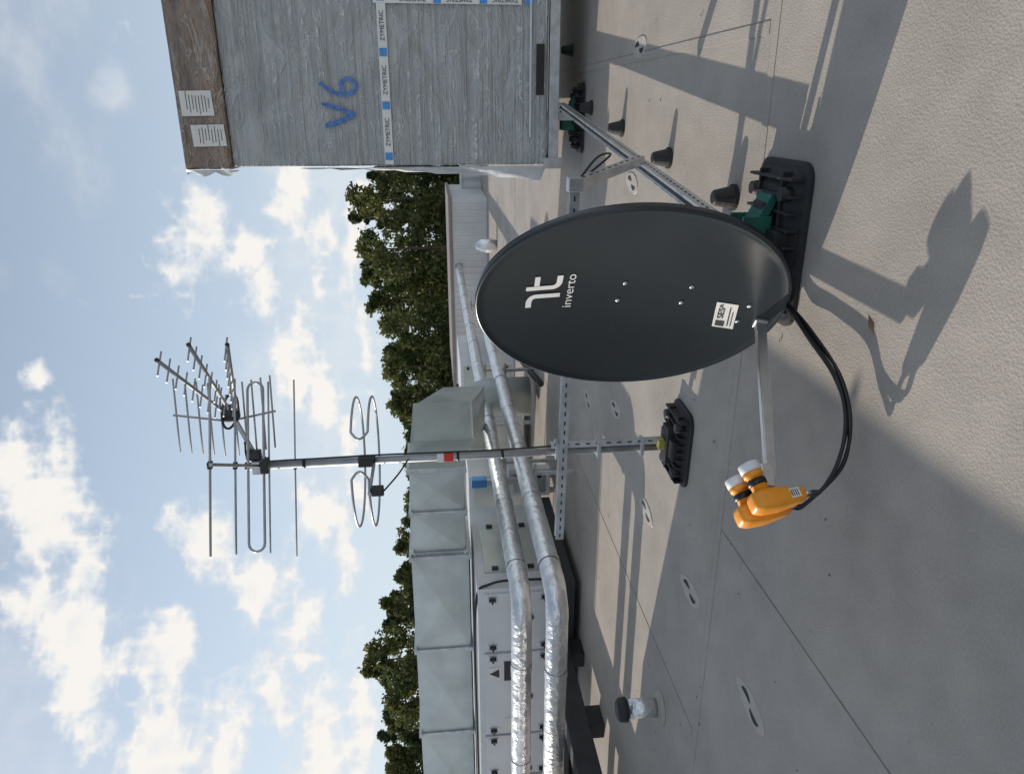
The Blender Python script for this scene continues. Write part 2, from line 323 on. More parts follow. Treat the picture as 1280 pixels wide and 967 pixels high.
# UHF three-boom
g=group('uhf_tv_antenna',(-.1,3.5,2.15))
q0=V(-.30,3.66,2.08); q1=V(-.07,3.55,2.165)
sweep('rear_boom',[q0,q1],.012,'rod',g,4,False)
ends=[V(.155,3.0,2.285),V(.21,3.0,2.165),V(.205,3.0,2.02)]
dirc=(ends[1]-q1).normalized(); side=dirc.cross(Z).normalized()
for k,e in enumerate(ends):
    st=q1+Z*(.03,-0,-.03)[k]+dirc*.02
    sweep('boom',[st,e],.008,'boom',g,8)
    up=(e-st).normalized()
    for i in range(8):
        c=st.lerp(e,(i+.8)/8.2)
        sweep('director',[c-side*.055+Z*.008,c+side*.055+Z*.008],.0036,'rod',g,6)
    sweep('boom_tip',[e,e+up*.01],.009,'blackpl',g,8,False)
box('dipole_box',q1,(.035,.03,.035),'blackpl',g,bev=.008)
sweep('driven_loop',[q1+side*.09*math.cos(t)+Z*.035*math.sin(t)+dirc*.02 for t in [2*math.pi*i/24 for i in range(24)]],.006,'blackpl',g,8,closed=True)
rc=q1-dirc*.09+V(0,0,.03)
for sg in (1,-1):
    e=rc+Z*sg*.23+dirc*.09; sweep('reflector_arm',[rc,e],.007,'rod',g,4,False)
    for i in range(5):
        c=rc.lerp(e,(i+.7)/5); sweep('reflector_rod',[c-V(1,0,0)*.17+V(0,.03,0),c+V(1,0,0)*.17-V(0,.03,0)],.0042,'rod',g,6)
box('mast_clamp',V(mx,my,2.07),(.035,.035,.028),'galv',g,bev=.004)
box('amplifier',V(mx+.055,my-.02,2.09),(.022,.02,.035),'blackpl',g,bev=.006)

# ---------------------------------------------------------------- satellite dish
DC=V(.245,2.38,.56); nn=V(-.82,-.56,.07).normalized(); dx=Z.cross(nn).normalized(); dy=nn.cross(dx).normalized()
g=group('satellite_dish',(.47,2.5,0)); DA,DB,DD=.415,.503,.06
def dpt(x,y,off=0): return DC+dx*x+dy*y+nn*(DD*((x/DA)**2+(y/DB)**2)-DD+off)
vs=[];fs=[];nr=24;ns=128
prof=[(i/nr,DD*(i/nr)**2-DD) for i in range(1,nr+1)]+[(1.008,.003),(1.02,.002),(1.026,-.004),(1.026,-.026),(1.018,-.028),(1.01,-.024)]+[(k,DD*k*k-DD-.006-.018*k) for k in (.98,.8,.6,.4,.2)]
vs.append(DC+nn*(-DD))
for k,o_ in prof:
    for j in range(ns): t=2*math.pi*j/ns; vs.append(DC+dx*DA*k*math.cos(t)+dy*DB*k*math.sin(t)+nn*o_)
for j in range(ns): fs.append((0,1+j,1+(j+1)%ns))
for i in range(len(prof)-1):
    for j in range(ns): a_=1+i*ns+j; b_=1+i*ns+(j+1)%ns; fs.append((a_,b_,b_+ns,a_+ns))
vs.append(DC+nn*(-DD-.008)); l=len(vs)-1; o_=1+(len(prof)-1)*ns
for j in range(ns): fs.append((l,o_+(j+1)%ns,o_+j))
obj('reflector',vs,fs,'dish',g,True)
for x,y in ((.055,.025),(-.03,.035),(.055,-.195),(-.025,-.18),(.0,-.40),(-.08,-.385)):
    p=dpt(x,y,.0); sweep('screw',[p,p+nn*.003,p+nn*.005],[.0075,.0075,.004],'alu',g,12)
textmesh('inverto',.044,lambda x,y:dpt(x*1.3+.022,y+.205,.0025),'white','lettering',g)
def flatstrip(pts,w,name):
    vs=[];fs=[]
    for i,(x,y) in enumerate(pts):
        x0,y0=pts[max(i-1,0)];x1,y1=pts[min(i+1,len(pts)-1)];l=math.hypot(x1-x0,y1-y0);nx,ny=-(y1-y0)/l,(x1-x0)/l
        vs+=[dpt(x+nx*w/2,y+ny*w/2,.0025),dpt(x-nx*w/2,y-ny*w/2,.0025)]
    for i in range(len(pts)-1): fs.append((2*i,2*i+1,2*i+3,2*i+2))
    obj(name,vs,fs,'white',g)
lx,ly=.022,.29
flatstrip([(lx-.018,ly-.055),(lx-.018,ly+.025)]+[(lx-.018-.028+.028*math.cos(t),ly+.025+.022*math.sin(t)) for t in [math.pi/2*i/6 for i in range(1,7)]]+[(lx-.07,ly+.047)],.019,'logo_hook')
flatstrip([(lx+.022,ly+.06),(lx+.022,ly-.025)]+[(lx+.022+.026-.026*math.cos(t),ly-.025-.022*math.sin(t)) for t in [math.pi/2*i/6 for i in range(1,7)]]+[(lx+.078,ly-.047)],.019,'logo_stem')
flatstrip([(lx+.033,ly+.026),(lx+.078,ly+.026)],.017,'logo_bar')
def rect(x0,x1,y0,y1,off,m,name,k=8):
    sk=.12
    vs=[dpt(x0+(x1-x0)*i/k,y0+(y1-y0)*j/k+sk*(x0+(x1-x0)*i/k),off) for j in range(k+1) for i in range(k+1)]
    obj(name,vs,[(j*(k+1)+i,j*(k+1)+i+1,(j+1)*(k+1)+i+1,(j+1)*(k+1)+i) for j in range(k) for i in range(k)],m,g)
rect(-.120,-.003,-.366,-.294,.0022,'paper','label'); rect(-.113,-.088,-.332,-.302,.0034,'print','label_mark')
textmesh('SES^',.029,lambda x,y:dpt(x*1.25-.044,y-.316+.12*(x-.044),.0036),'print','label_text',g,.0006)
rect(-.108,-.02,-.345,-.341,.0034,'print','label_line'); rect(-.108,-.04,-.355,-.352,.0034,'print','label_line')
a0=V(.195,2.43,.100); a1=V(-.29,2.10,.235); ad=(a1-a0).normalized(); asd=ad.cross(Z).normalized(); au=asd.cross(ad)
box('feed_arm',(a0+a1)/2,((a1-a0).length/2,.013,.017),'alu',g,(ad,asd,au),.003)
box('arm_bracket',a0-ad*.01,(.03,.02,.022),'galv',g,(ad,asd,au),.003)
box('back_bracket',dpt(0,-.1,-.07),(.06,.1,.05),'galv',g,(dx,dy,nn),.004)
sweep('post',[V(.47,2.50,.1),V(.45,2.50,.55)],.022,'galv',g,16)
box('bracket_arm',(dpt(0,-.1,-.1)+V(.45,2.5,.45))/2,(.03,.06,.03),'galv',g,(dx,nn,dy),.003)
# LNBs
g2=group('satellite_dish_lnb',(-.3,2.05,.3))
LC=V(-.352,2.07,.325)
hd=(V(.25,2.38,.5)-LC).normalized(); hs=V(.56,-.82,0).normalized(); hu=hs.cross(hd).normalized()
if hu.z<0: hu=-hu
def lnb(c,k):
    sweep('cap_%d'%k,[c+hd*.045,c+hd*.047,c+hd*.07,c+hd*.074],[.026,.031,.031,.026],'white',g2,24)
    sweep('neck_%d'%k,[c-hd*.03,c+hd*.03,c+hd*.031,c+hd*.046],[.024,.024,.029,.029],'orange',g2,24)
    sweep('collar_%d'%k,[c+hd*.004,c+hd*.022],[.0275,.0275],'blackpl',g2,24)
    bd_=(-hu*1.0-hd*.12).normalized(); bn=bd_.cross(hs).normalized()
    vs=[];fs=[];n=20
    for i,(l_,w1,w2) in enumerate(((-.047,.014,.012),(-.043,.029,.025),(-.02,.037,.031),(.03,.037,.031),(.075,.029,.024),(.11,.022,.018),(.116,.016,.012))):
        for j in range(n):
            t=2*math.pi*j/n; cx=math.copysign(abs(math.cos(t))**.55,math.cos(t)); sy=math.copysign(abs(math.sin(t))**.55,math.sin(t))
            vs.append(c-hd*.045+bd_*l_+hs*cx*w1+bn*sy*w2)
    for i in range(6):
        for j in range(n): fs.append((i*n+j,i*n+(j+1)%n,(i+1)*n+(j+1)%n,(i+1)*n+j))
    fs.append(tuple(range(n))); fs.append(tuple(range(6*n,7*n)))
    obj('housing_%d'%k,vs,fs,'orange',g2,True)
    box('sticker_%d'%k,c-hd*.045+bd_*.075+hs*.0300,(.016,.014,.0008),'paper',g2,(bd_,bn,hs))
    join_boxes('sticker_print_%d'%k,[(c-hd*.045+bd_*(.066+i*.006)+hs*.0312,(.0012,.010,.0003)) for i in range(4)],'print',g2,(bd_,bn,hs))
    for q in (-.010,.010): sweep('connector',[c-hd*.045+bd_*.112+hs*q,c-hd*.045+bd_*.135+hs*q],.0055,'alu',g2,10)
    return c-hd*.045+bd_*.135
e1=lnb(LC-hs*.008,1); e2=lnb(LC+hs*.078-Z*.012,2)
box('holder',V(-.335,2.09,.285),(.03,.06,.008),'blackpl',g2,(hd,hs,hu),.003)
box('clamp_plate',V(-.295,2.09,.255),(.035,.025,.02),'alu',g2,(ad,asd,au),.003)
g3=group('coax_cable_bundle',(0,2.1,0))
for k in range(4):
    j=lambda a: (random.random()-.5)*a
    e=(e1,e1,e2,e2)[k]+hs*(.01 if k%2 else -.01)
    o0=V(.006 if k%2 else -.006,.004*(k-1.5),.011*(k//2)); 
    def o2(a=.006): return o0+V(j(a),j(a),j(a*.5))
    pts=[V(.42,2.50,.16)+o0,V(.30,2.42,.06)+o2(),V(.21,2.32,.03)+o2(),V(.12,2.19,.04)+o2(),V(.005,2.035,.05)+o2(.01),V(-.125,1.985,.052)+o2(.014),V(-.25,1.975,.08)+o2(.02)+hs*.008*(k-1.5),e+V(.01,-.01,-.03),e]
    sweep('cable_%d'%k,catmull(pts,10),.0054,'cable',g3,8)

# ---------------------------------------------------------------- wrapped box
g=group('shrink_wrapped_ventilation_unit',P(-.43,5.9,0)); p0=-.434; s0=5.94
W=2.3; D=1.5
def wrapped(nm,pa,pb,sa,sb,za,zb,m,nx=110,nz=110,amp=.008):
    vs=[];fs=[]
    per=[]
    k1=nx; k2=20
    for i in range(k1): per.append((pa+(pb-pa)*i/k1,sa,0,-1))
    for i in range(k2): per.append((pb,sa+(sb-sa)*i/k2,1,0))
    for i in range(k1): per.append((pb-(pb-pa)*i/k1,sb,0,1))
    for i in range(k2): per.append((pa,sb-(sb-sa)*i/k2,-1,0))
    n=len(per)
    for q in range(nz+1):
        z_=za+(zb-za)*q/nz
        for (p,s,a_,b_) in per:
            d=mnoise.noise(V(p*1.0,s*1.0,z_*7))*amp+abs(mnoise.noise(V(p*3+z_*4,s*3,z_*3+9)))*amp*1.3
            vs.append(P(p+a_*d,s+b_*d,z_))
    for q in range(nz):
        for i in range(n): fs.append((q*n+i,q*n+(i+1)%n,(q+1)*n+(i+1)%n,(q+1)*n+i))
    fs.append(tuple(range(nz*n,(nz+1)*n))); fs.append(tuple(range(n))[::-1])
    obj(nm,vs,fs,m,g,True).data.polygons[-1].use_smooth=False
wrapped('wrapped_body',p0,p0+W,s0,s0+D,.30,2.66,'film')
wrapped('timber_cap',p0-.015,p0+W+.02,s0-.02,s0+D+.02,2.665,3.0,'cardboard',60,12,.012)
bx('base_beam',p0-.01,p0+W,s0-.03,s0+.05,.215,.29,'galv',g,.004)
bx('base_beam_rear',p0-.01,p0+W,s0+D-.05,s0+D+.03,.215,.29,'galv',g,.004)
bx('base_beam_side',p0-.01,p0+.07,s0+.051,s0+D-.051,.215,.29,'galv',g,.004)
bx('corner_bracket',p0-.03,p0+.05,s0-.045,s0-.031,.17,.33,'galv',g,.002)
bx('lift_slot',p0+.5,p0+.85,s0-.0215,s0-.0195,.33,.39,'slot',g)
bx('panel_edge_trim',p0+.2,p0+W-.1,s0-.024,s0-.012,.425,.440,'ahu',g,.002)
for p in (p0+.35,p0+W-.3):
    for s in (s0+.0,s0+D-.1): bx('leg',p-.03,p+.03,s-.02,s+.04,.06,.214,'galv',g,.003)
def fpt(k,z,off=.02): return P(p0+k,s0-off,z)
def wav(k,z): return .021+.003*mnoise.noise(V(k*6,z*6,3))
def band(k0,k1,z0,z1,nx,nz,name,m='tape',o=0):
    vs=[fpt(k0+(k1-k0)*i/nx,z0+(z1-z0)*j/nz,wav(k0+(k1-k0)*i/nx,z0+(z1-z0)*j/nz)+o) for j in range(nz+1) for i in range(nx+1)]
    obj(name,vs,[(j*(nx+1)+i,j*(nx+1)+i+1,(j+1)*(nx+1)+i+1,(j+1)*(nx+1)+i) for j in range(nz) for i in range(nx)],m,g,True)
band(.01,W,1.475,1.54,60,3,'tape_band_horizontal')
band(1.105,1.165,.5,1.56,3,40,'tape_band_vertical','tape',.0015)
for i in range(6):
    k=.24+i*.36
    textmesh('ZYMETRIC',.045,lambda x,y:fpt(k+x*.95,1.506+y,.0265),'print','tape_text',g)
    band(k-.2,k-.145,1.48,1.535,2,2,'tape_square','skyblue',.0028)
for i in range(3):
    z=1.28-i*.33
    textmesh('ZYMETRIC',.043,lambda x,y:fpt(1.134-y,z+x*.95,.0265),'print','tape_text',g)
    band(1.108,1.16,z-.2,z-.145,2,2,'tape_square','skyblue',.0032)
def marker(pts,name,w=.024,off=.027):
    q=catmull([V(a_,b_,0) for a_,b_ in pts],8) if len(pts)>3 else [V(a_,b_,0) for a_,b_ in pts]
    vs=[];fs=[]
    for i,p in enumerate(q):
        t=(q[min(i+1,len(q)-1)]-q[max(i-1,0)]).normalized(); nrm=V(-t.y,t.x,0); ww=w/2*(1+.25*math.sin(i*1.7))
        for s_ in (1,-1): r_=p+nrm*ww*s_; vs.append(fpt(r_.x,r_.y,off))
    for i in range(len(q)-1): fs.append((2*i,2*i+1,2*i+3,2*i+2))
    obj(name,vs,fs,'blue',g)
marker([(.285,1.96),(.315,1.86),(.365,1.735)],'marker_v_left',.03); marker([(.365,1.735),(.41,1.86),(.44,1.975)],'marker_v_right',.026,.0275); marker([(.29,1.93),(.33,1.82),(.35,1.76)],'marker_v_second',.02,.0282)
marker([(.585,1.975),(.525,1.90),(.50,1.80),(.53,1.73),(.585,1.725),(.61,1.775),(.58,1.825),(.525,1.81)],'marker_six',.028)
for (k0,k1,z0,z1) in ((.36,.53,2.74,2.97),(.15,.30,2.68,2.92)):
    obj('paper_label',[fpt(k0,z0,.040),fpt(k1,z0+.006,.040),fpt(k1-.004,z1,.040),fpt(k0-.004,z1-.004,.040)],[(0,1,2,3)],'paper',g)
    join_boxes('label_print',[(fpt((k0+k1)/2+random.uniform(-.02,.02),z0+.03+i*.022,.0415),((k1-k0)*random.uniform(.2,.4),.0005,.002)) for i in range(8)],'print',g)
vs=[];fs=[]
for i in range(24):
    z=.30+i*.08; w=.10*(1-i/23)**1.6+.006+.006*math.sin(i*2.1)
    for j in range(5): vs.append(P(p0-.012-w*j/4,s0-.01+.02*math.sin(j*1.3+i*.6),z+.05*j/4))
for i in range(23):
    for j in range(4): a_=i*5+j; fs.append((a_,a_+1,a_+6,a_+5))
M['filmw']=mat('loose_film',(.6,.62,.63),.2,0,.1,12,.5,20,coat=.5)
obj('loose_film',vs,fs,'filmw',g,True)
vs=[];fs=[]
for i in range(10):
    t=i/9
    for j in range(4): vs.append(P(p0-.02-.035*abs(math.sin(t*7))*(j/3)-.012*j/3,s0-.03-.015*math.sin(j+i),2.62+.38*t))
for i in range(9):
    for j in range(3): a_=i*4+j; fs.append((a_,a_+1,a_+5,a_+4))
obj('loose_film_tuft',vs,fs,'filmw',g,True)

# ---------------------------------------------------------------- pipes
def foilpipe(name,pts,r,supports=()):
    g=group(name,Vector(pts[0])); path=rbend(pts,.22,10)
    out=[path[0]]
    for a_,b_ in zip(path,path[1:]):
        l=(b_-a_).length; n=max(1,int(l/.06))
        for i in range(1,n+1): out.append(a_.lerp(b_,i/n))
    rr=[r*(1+.05*mnoise.noise(p*9)) for p in out]
    sweep('insulation',out,rr,'foil',g,28)
    d=0; last=0
    for a_,b_ in zip(out,out[1:]):
        d+=(b_-a_).length
        if d-last>.95: last=d; t=(b_-a_).normalized(); sweep('joint_tape',[b_-t*.03,b_+t*.03],r*1.05,'foiltape',g,28,cap=False)
    for sp in supports:
        q=Vector(sp); box('bracket',V(q.x,q.y,(q.z-r)/2),(.015,.015,(q.z-r)/2-.001),'galv',g); box('saddle',V(q.x,q.y,q.z-r-.012),(.10,.02,.012),'galv',g)
P1b=V(-1.55,5.44,.65); P2b=V(-1.435,4.98,.45)
foilpipe('insulated_pipe',[P1b-N*4.5,P1b,P1b+A*12.4,P1b+A*12.4-Z*.65],.078,[P1b+A*2.2,P1b+A*5,P1b+A*8.5])
foilpipe('insulated_pipe',[P2b-N*4.5,P2b,P2b+A*8.2,P2b+A*8.2+N*.3-Z*.45],.078,[P2b+A*1.8,P2b+A*4.6])
g=group('foil_wrapped_valve',(3.3,15,0)); c=P1b+A*9.5+N*.9
sweep('wrap',[V(c.x,c.y,.0),V(c.x,c.y,.15),V(c.x,c.y,.3),V(c.x,c.y,.4)],[.1,.14,.12,.05],'foil',g,16)
g=group('floor_drain_hose',(.2,9.3,0)); sweep('hose',[(.02,8.4,.035),(.2,9.4,.04),(.37,10.3,.04)],.034,'black',g,12)

# ---------------------------------------------------------------- air handling units and ducts
g=group('air_handling_unit',P(-4,5.45,0))
bx('base_frame',-12,-3.95,5.42,6.95,.06,.2,'plinth',g,.005)
bx('casing',-12,-4.0,5.45,6.9,.2,.93,'ahu',g,.01)
k=-4.04; handles=[];silv=[]
widths=[.62,.95,.5,.95,.62,.95,.95,.95]
for w in widths:
    bx('access_door',k-w,k,5.43,5.449,.25,.88,'ahu',g,.006)
    for z_ in (.33,.56,.80):
        for q in (k-w+.05,k-.05):
            handles.append((P(q,5.415,z_),(.010,.014,.03))); handles.append((P(q,5.40,z_),(.028,.006,.009)))
            silv.append((P(q,5.4275,z_),(.03,.0024,.042)))
    k-=w+.03
join_boxes('door_handles',handles,'blackpl',g,bev=.003); join_boxes('handle_plates',silv,'galv',g)
bx('logo_plate',-5.0,-4.78,5.425,5.4285,.52,.70,'print',g)
textmesh('CTC',.08,lambda x,y:P(-4.89+x,5.4235,.61+y),'white','logo_text',g)
bx('warning_sticker',-4.98,-4.84,5.425,5.4285,.73,.85,'paper',g)
obj('warning_triangle',[P(-4.96,5.4235,.745),P(-4.86,5.4235,.745),P(-4.91,5.4235,.835)],[(0,1,2)],'print',g)
bx('sticker',-5.6,-5.45,5.425,5.4285,.60,.7,'paper',g)
for q in (-4.3,-5.2,-6.1): sweep('gauge_port',[P(q,5.43,.45),P(q,5.41,.45)],.02,'blackpl',g,12)
bx('end_hatch',-3.999,-3.985,5.7,6.5,.32,.85,'duct',g,.003)
join_boxes('hatch_latches',[(P(-3.975,s,z),(.01,.02,.03)) for s in (5.74,6.46) for z in (.42,.75)],'blackpl',g)
sweep('conduit',catmull([P(-9,5.44,.955),P(-7,5.45,.95),P(-5.6,5.44,.96),P(-4.2,5.46,.95),P(-3.97,5.5,.8),P(-3.97,5.52,.3)]),.012,'blackpl',g,8)

def rduct(name,p0_,p1_,s0_,s1_,z0_,z1_,fl=1.2,m='duct',legs=None):
    g=group(name,P(p0_,s0_,z0_)); bx('body',p0_,p1_,s0_,s1_,z0_,z1_,m,g,.006)
    L_=p1_-p0_; lng=L_>(s1_-s0_)
    n=max(1,round((L_ if lng else s1_-s0_)/fl)); bolts=[]
    for i in range(n+1):
        if lng:
            p=p0_+L_*i/n; bx('flange',p-.014,p+.014,s0_-.022,s1_+.022,z0_-.022,z1_+.022,'galv',g)
            for z_ in (z0_+.0,z1_-.0): bolts.append((P(p,s0_-.03,z_),(.022,.010,.022)))
            if i<n:
                a_,b_=p+.02,p+L_/n-.02; mid=P((a_+b_)/2,s0_-.014,(z0_+z1_)/2)
                q=[P(a_,s0_-.002,z0_+.01),P(b_,s0_-.002,z0_+.01),P(b_,s0_-.002,z1_-.01),P(a_,s0_-.002,z1_-.01),mid]
                obj('cross_break',q,[(0,1,4),(1,2,4),(2,3,4),(3,0,4)],m,g)
        else:
            s=s0_+(s1_-s0_)*i/n; bx('flange',p0_-.022,p1_+.022,s-.014,s+.014,z0_-.022,z1_+.022,'galv',g)
    if bolts: join_boxes('corner_cleats',bolts,'galv',g)
    return g
rduct('ventilation_duct',-9.4,-4.0,6.02,6.7,.975,1.52,1.1)
rduct('ventilation_duct',-3.97,-3.1,6.05,6.6,1.0,1.50,.45)
def taper(name,a,b,m='duct'):
    g=group(name,a[0]); vs=a+b; obj('body',vs,[(0,1,2,3),(4,5,6,7),(0,1,5,4),(1,2,6,5),(2,3,7,6),(3,0,4,7)],m,g); return g
def rect4(c,d1,h1,z0,z1): return [c-d1*h1+Z*z0,c+d1*h1+Z*z0,c+d1*h1+Z*z1,c-d1*h1+Z*z1]
taper('duct_transition',rect4(P(-3.085,6.32,0),A,.26,1.0,1.50),rect4(P(-2.90,6.7,0),(A+N).normalized(),.2,.90,1.46),'ductd')
taper('duct_transition',rect4(P(-2.91,6.71,0),(A+N).normalized(),.19,.88,1.44),rect4(P(-3.15,7.6,0),N,.26,.70,1.15))
g=group('round_air_duct',P(-3.3,8,0)); sweep('tube',rbend([P(-4.2,8.4,.85),P(-3.35,8.4,.85),P(-3.35,8.4,.1)],.35,10),.24,'ductd',g,28)
for (pa,pb,sa,sb,za,zb) in ((-4.55,-3.75,7.1,7.8,.3,.92),(-3.95,-3.62,6.98,7.08,.05,.5),(-5.2,-3.9,8.9,9.8,.1,1.15),(-4.6,-3.8,11,12.5,.0,.85)):
    g=group('ventilation_unit_box',P(pa,sa,0)); bx('casing',pa,pb,sa,sb,za,zb,'ahu',g,.008)
    bx('door_panel',pa+.05,pb-.05,sa-.012,sa-.001,za+.05,zb-.05,'duct',g,.004)
    join_boxes('legs',[(P(p,s,za/2),(.02,.02,max(za/2-.001,.01))) for p in (pa+.04,pb-.04) for s in (sa+.04,sb-.04)],'galv',g)
    join_boxes('latches',[(P(pb-.08,sa-.02,z),(.02,.007,.02)) for z in (za+.12,zb-.12)],'blackpl',g)
g=group('blue_damper_actuator',P(-3.72,7.0,0)); bx('housing',-3.76,-3.66,6.86,6.96,.74,.9,'skyblue',g,.01); bx('bracket',-3.74,-3.68,6.88,6.94,.2,.739,'galv',g,.002)
g=rduct('ventilation_duct',-5.5,-4.6,1.75,3.9,.60,1.66,1.1)  # out of view; added here and sized to cast the foreground shadow
join_boxes('support_legs',[(P(p,s,.27),(.03,.03,.27)) for p in (-5.4,-4.7) for s in (2.0,3.1,3.8)],'galv',g)
rduct('ventilation_duct',-6.6,-4.75,-1.5,1.6,.3,1.5,1.1)
g=group('dark_equipment_plinth',P(-4.6,4.5,0)); bx('beam',-4.72,-4.55,3.2,5.40,.12,.30,'plinth',g,.01); 
join_boxes('feet',[(P(-4.63,s,.06),(.07,.1,.059)) for s in (3.4,4.5,5.3)],'black',g)
g=group('roof_vent_pipe',(-1.89,4.2,0)); c=V(-1.87,4.16,0)
sweep('pipe',[c+Z*.02,c+Z*.20],.055,'foil',g,24); sweep('cap',[c+Z*.20,c+Z*.205,c+Z*.245,c+Z*.26],[.065,.07,.066,.045],'black',g,24)
sweep('flashing',[c+Z*.001,c+Z*.006,c+Z*.03],[.10,.095,.057],'roof',g,28)
# parapet & far structures
g=group('corrugated_parapet_wall',P(0,18.5,0))
vs=[];fs=[]
for i in range(260):
    p=-2.0+i*.06; s=18.5-(.03 if (i//2)%2 else 0); vs+=[P(p,s,0),P(p,s,.46)]
for i in range(259): fs.append((2*i,2*i+1,2*i+3,2*i+2))
obj('cladding',vs,fs,'mwall',g); bx('coping',-2,13.6,18.44,18.7,.461,.50,'white',g,.005)
g=group('rooftop_plant_enclosure',P(-4,16,0)); bx('walls',-6.2,-1.9,16.5,19.5,0,.78,'mwall',g,.01); bx('fascia',-6.25,-1.85,16.45,19.55,.781,.85,'brownf',g,.01)
join_boxes('wall_ribs',[(P(-6.1+i*.14,16.49,.38),(.02,.012,.37)) for i in range(30)],'mwall',g)
g=group('roof_guard_rail',P(2,11,0))
for z_ in (.22,.3): strut('rail',P(-.6,10,z_),P(4.2,10,z_),.04,.04,'galv',g)
join_boxes('posts',[(P(q,10,.1),(.02,.02,.099)) for q in (-.5,.6,1.7,2.8,4.0)],'galv',g)
join_boxes('pads',[(P(q,10,.02),(.12,.08,.02)) for q in (-.5,.6,1.7,2.8,4.0)],'black',g)

# ---------------------------------------------------------------- trees
def crown_pts(cx,cy,z0,h,r,n,conif):
    lobes=[]
    nl=20
    for i in range(nl):
        t=(i+.5)/nl; zz=z0+h*(.35+.65*t)
        if conif: rr=r*(1-t)**.75+.12*r
        else: rr=r*(math.sin(math.pi*(.16+.76*t))**.7)
        a=random.uniform(0,6.28); off=rr*random.uniform(.3,.85)
        lobes.append((cx+off*math.cos(a),cy+off*math.sin(a),zz,rr*random.uniform(.35,.65)))
    lobes.append((cx,cy,z0+h*.97,r*.2))
    per=n//len(lobes)
    out=[]
    for lx_,ly_,lz,lr in lobes:
        d=rng.normal(size=(per,3)); d/=np.linalg.norm(d,axis=1)[:,None]
        rad=lr*(rng.random(per)**.35)*(1+.25*rng.normal(size=per))
        out.append(np.stack([lx_+d[:,0]*rad,ly_+d[:,1]*rad,lz+d[:,2]*rad*.9],1))
    return np.concatenate(out)
def leafmesh(name,pts,size,m,parent):
    n=len(pts); a=rng.normal(size=(n,3)); a/=np.linalg.norm(a,axis=1)[:,None]; b=rng.normal(size=(n,3)); b-=a*(a*b).sum(1)[:,None]; b/=np.linalg.norm(b,axis=1)[:,None]
    s=size*(.5+rng.random(n))[:,None]
    co=np.stack([pts-a*s-b*s*.5,pts+a*s-b*s*.6,pts+a*s*.3+b*s],1).reshape(-1,3)
    me=bpy.data.meshes.new(name); me.vertices.add(n*3); me.vertices.foreach_set('co',co.ravel().astype(np.float32)); me.loops.add(n*3); me.loops.foreach_set('vertex_index',np.arange(n*3,dtype=np.int32))
    me.polygons.add(n); me.polygons.foreach_set('loop_start',np.arange(0,n*3,3,dtype=np.int32)); me.polygons.foreach_set('loop_total',np.full(n,3,dtype=np.int32)); me.update(); me.validate()
    me.materials.append(M[m]); o=bpy.data.objects.new(name,me); S.collection.objects.link(o); o.parent=parent; return o
forest=group('distant_tree_line')
tops=[(.75,.08),(.6,.085),(.45,.08),(.33,.078),(.30,.08),(.265,.09),(.25,.125),(.228,.12),(.205,.09),(.18,.105),(.15,.098),(.12,.086),(.09,.072),(.06,.066),(.03,.078),(0,.068),(-.04,.055),(-.09,.048),(-.15,.048),(-.19,.058),(-.215,.077),(-.25,.068),(-.285,.086),(-.33,.094),(-.355,.115),(-.38,.104),(-.405,.078),(-.435,.106),(-.46,.1),(-.49,.083),(-.52,.095),(-.6,.1),(-.75,.09)]
def topat(u):
    for (u0,w0),(u1,w1) in zip(tops,tops[1:]):
        if u1<=u<=u0: return w0+(w1-w0)*(u0-u)/(u0-u1)
    return .08
L1=[];L2=[]
u=.74
trunks=[]
while u>-.74:
    for row in range(3):
        y=44+row*6+random.uniform(-2,2); uu=u+random.uniform(-.012,.012)
        ht=1.2+topat(uu)*y*(.98,.92,.82)[row]*random.uniform(.92,1.06); con=random.random()<.4
        c=crown_pts(uu*y,y,-7,ht+7,random.uniform(1.1,1.6) if con else random.uniform(1.4,2.1),(3400,2600,1700)[row],con)
        (L2 if con else L1).append(c); trunks.append((uu*y,y,ht))
    u-=.034
L1=np.concatenate(L1);L2=np.concatenate(L2)
leafmesh('foliage_broadleaf',L1,.125,'leaf',forest); leafmesh('foliage_conifer',L2,.12,'leaf2',forest)
for x,y,h in trunks: sweep('trunk',[(x,y,-7),(x+.1,y,-2),(x,y,h*.8)],[.22,.16,.04],'bark',forest,7)

# ---------------------------------------------------------------- light
SE=math.radians(23); sun_dir=V(-.82,.57,0).normalized()*math.cos(SE)+Z*math.sin(SE)
ld=bpy.data.lights.new('sun','SUN'); ld.energy=4.3; ld.angle=math.radians(.5); ld.color=(1,.90,.78)
lo=bpy.data.objects.new('sun',ld); S.collection.objects.link(lo); lo.rotation_euler=(-sun_dir).to_track_quat('-Z','Y').to_euler()

# cloud field generated procedurally over azimuth x elevation (R: cover, G: tone)
CW,CH=4096,1024
azg=(np.arange(CW)+.5)/CW*360-180; elg=(np.arange(CH)+.5)/CH*90
def vnoise(nx,ny,seed):
    r=np.random.default_rng(seed); g_=r.random((ny+2,nx)).astype(np.float32)
    x=(np.arange(CW)/CW)*nx; y=(np.arange(CH)/CH)*ny
    xi=np.floor(x).astype(int); xf=(x-xi).astype(np.float32); xf=xf*xf*xf*(xf*(xf*6-15)+10); yi=np.floor(y).astype(int); yf=(y-yi).astype(np.float32); yf=yf*yf*yf*(yf*(yf*6-15)+10)
    x0=xi%nx; x1=(xi+1)%nx
    a0_=g_[yi][:,x0]; a1_=g_[yi][:,x1]; b0_=g_[yi+1][:,x0]; b1_=g_[yi+1][:,x1]
    t=a0_+(a1_-a0_)*xf[None,:]; b=b0_+(b1_-b0_)*xf[None,:]
    return t+(b-t)*yf[:,None]
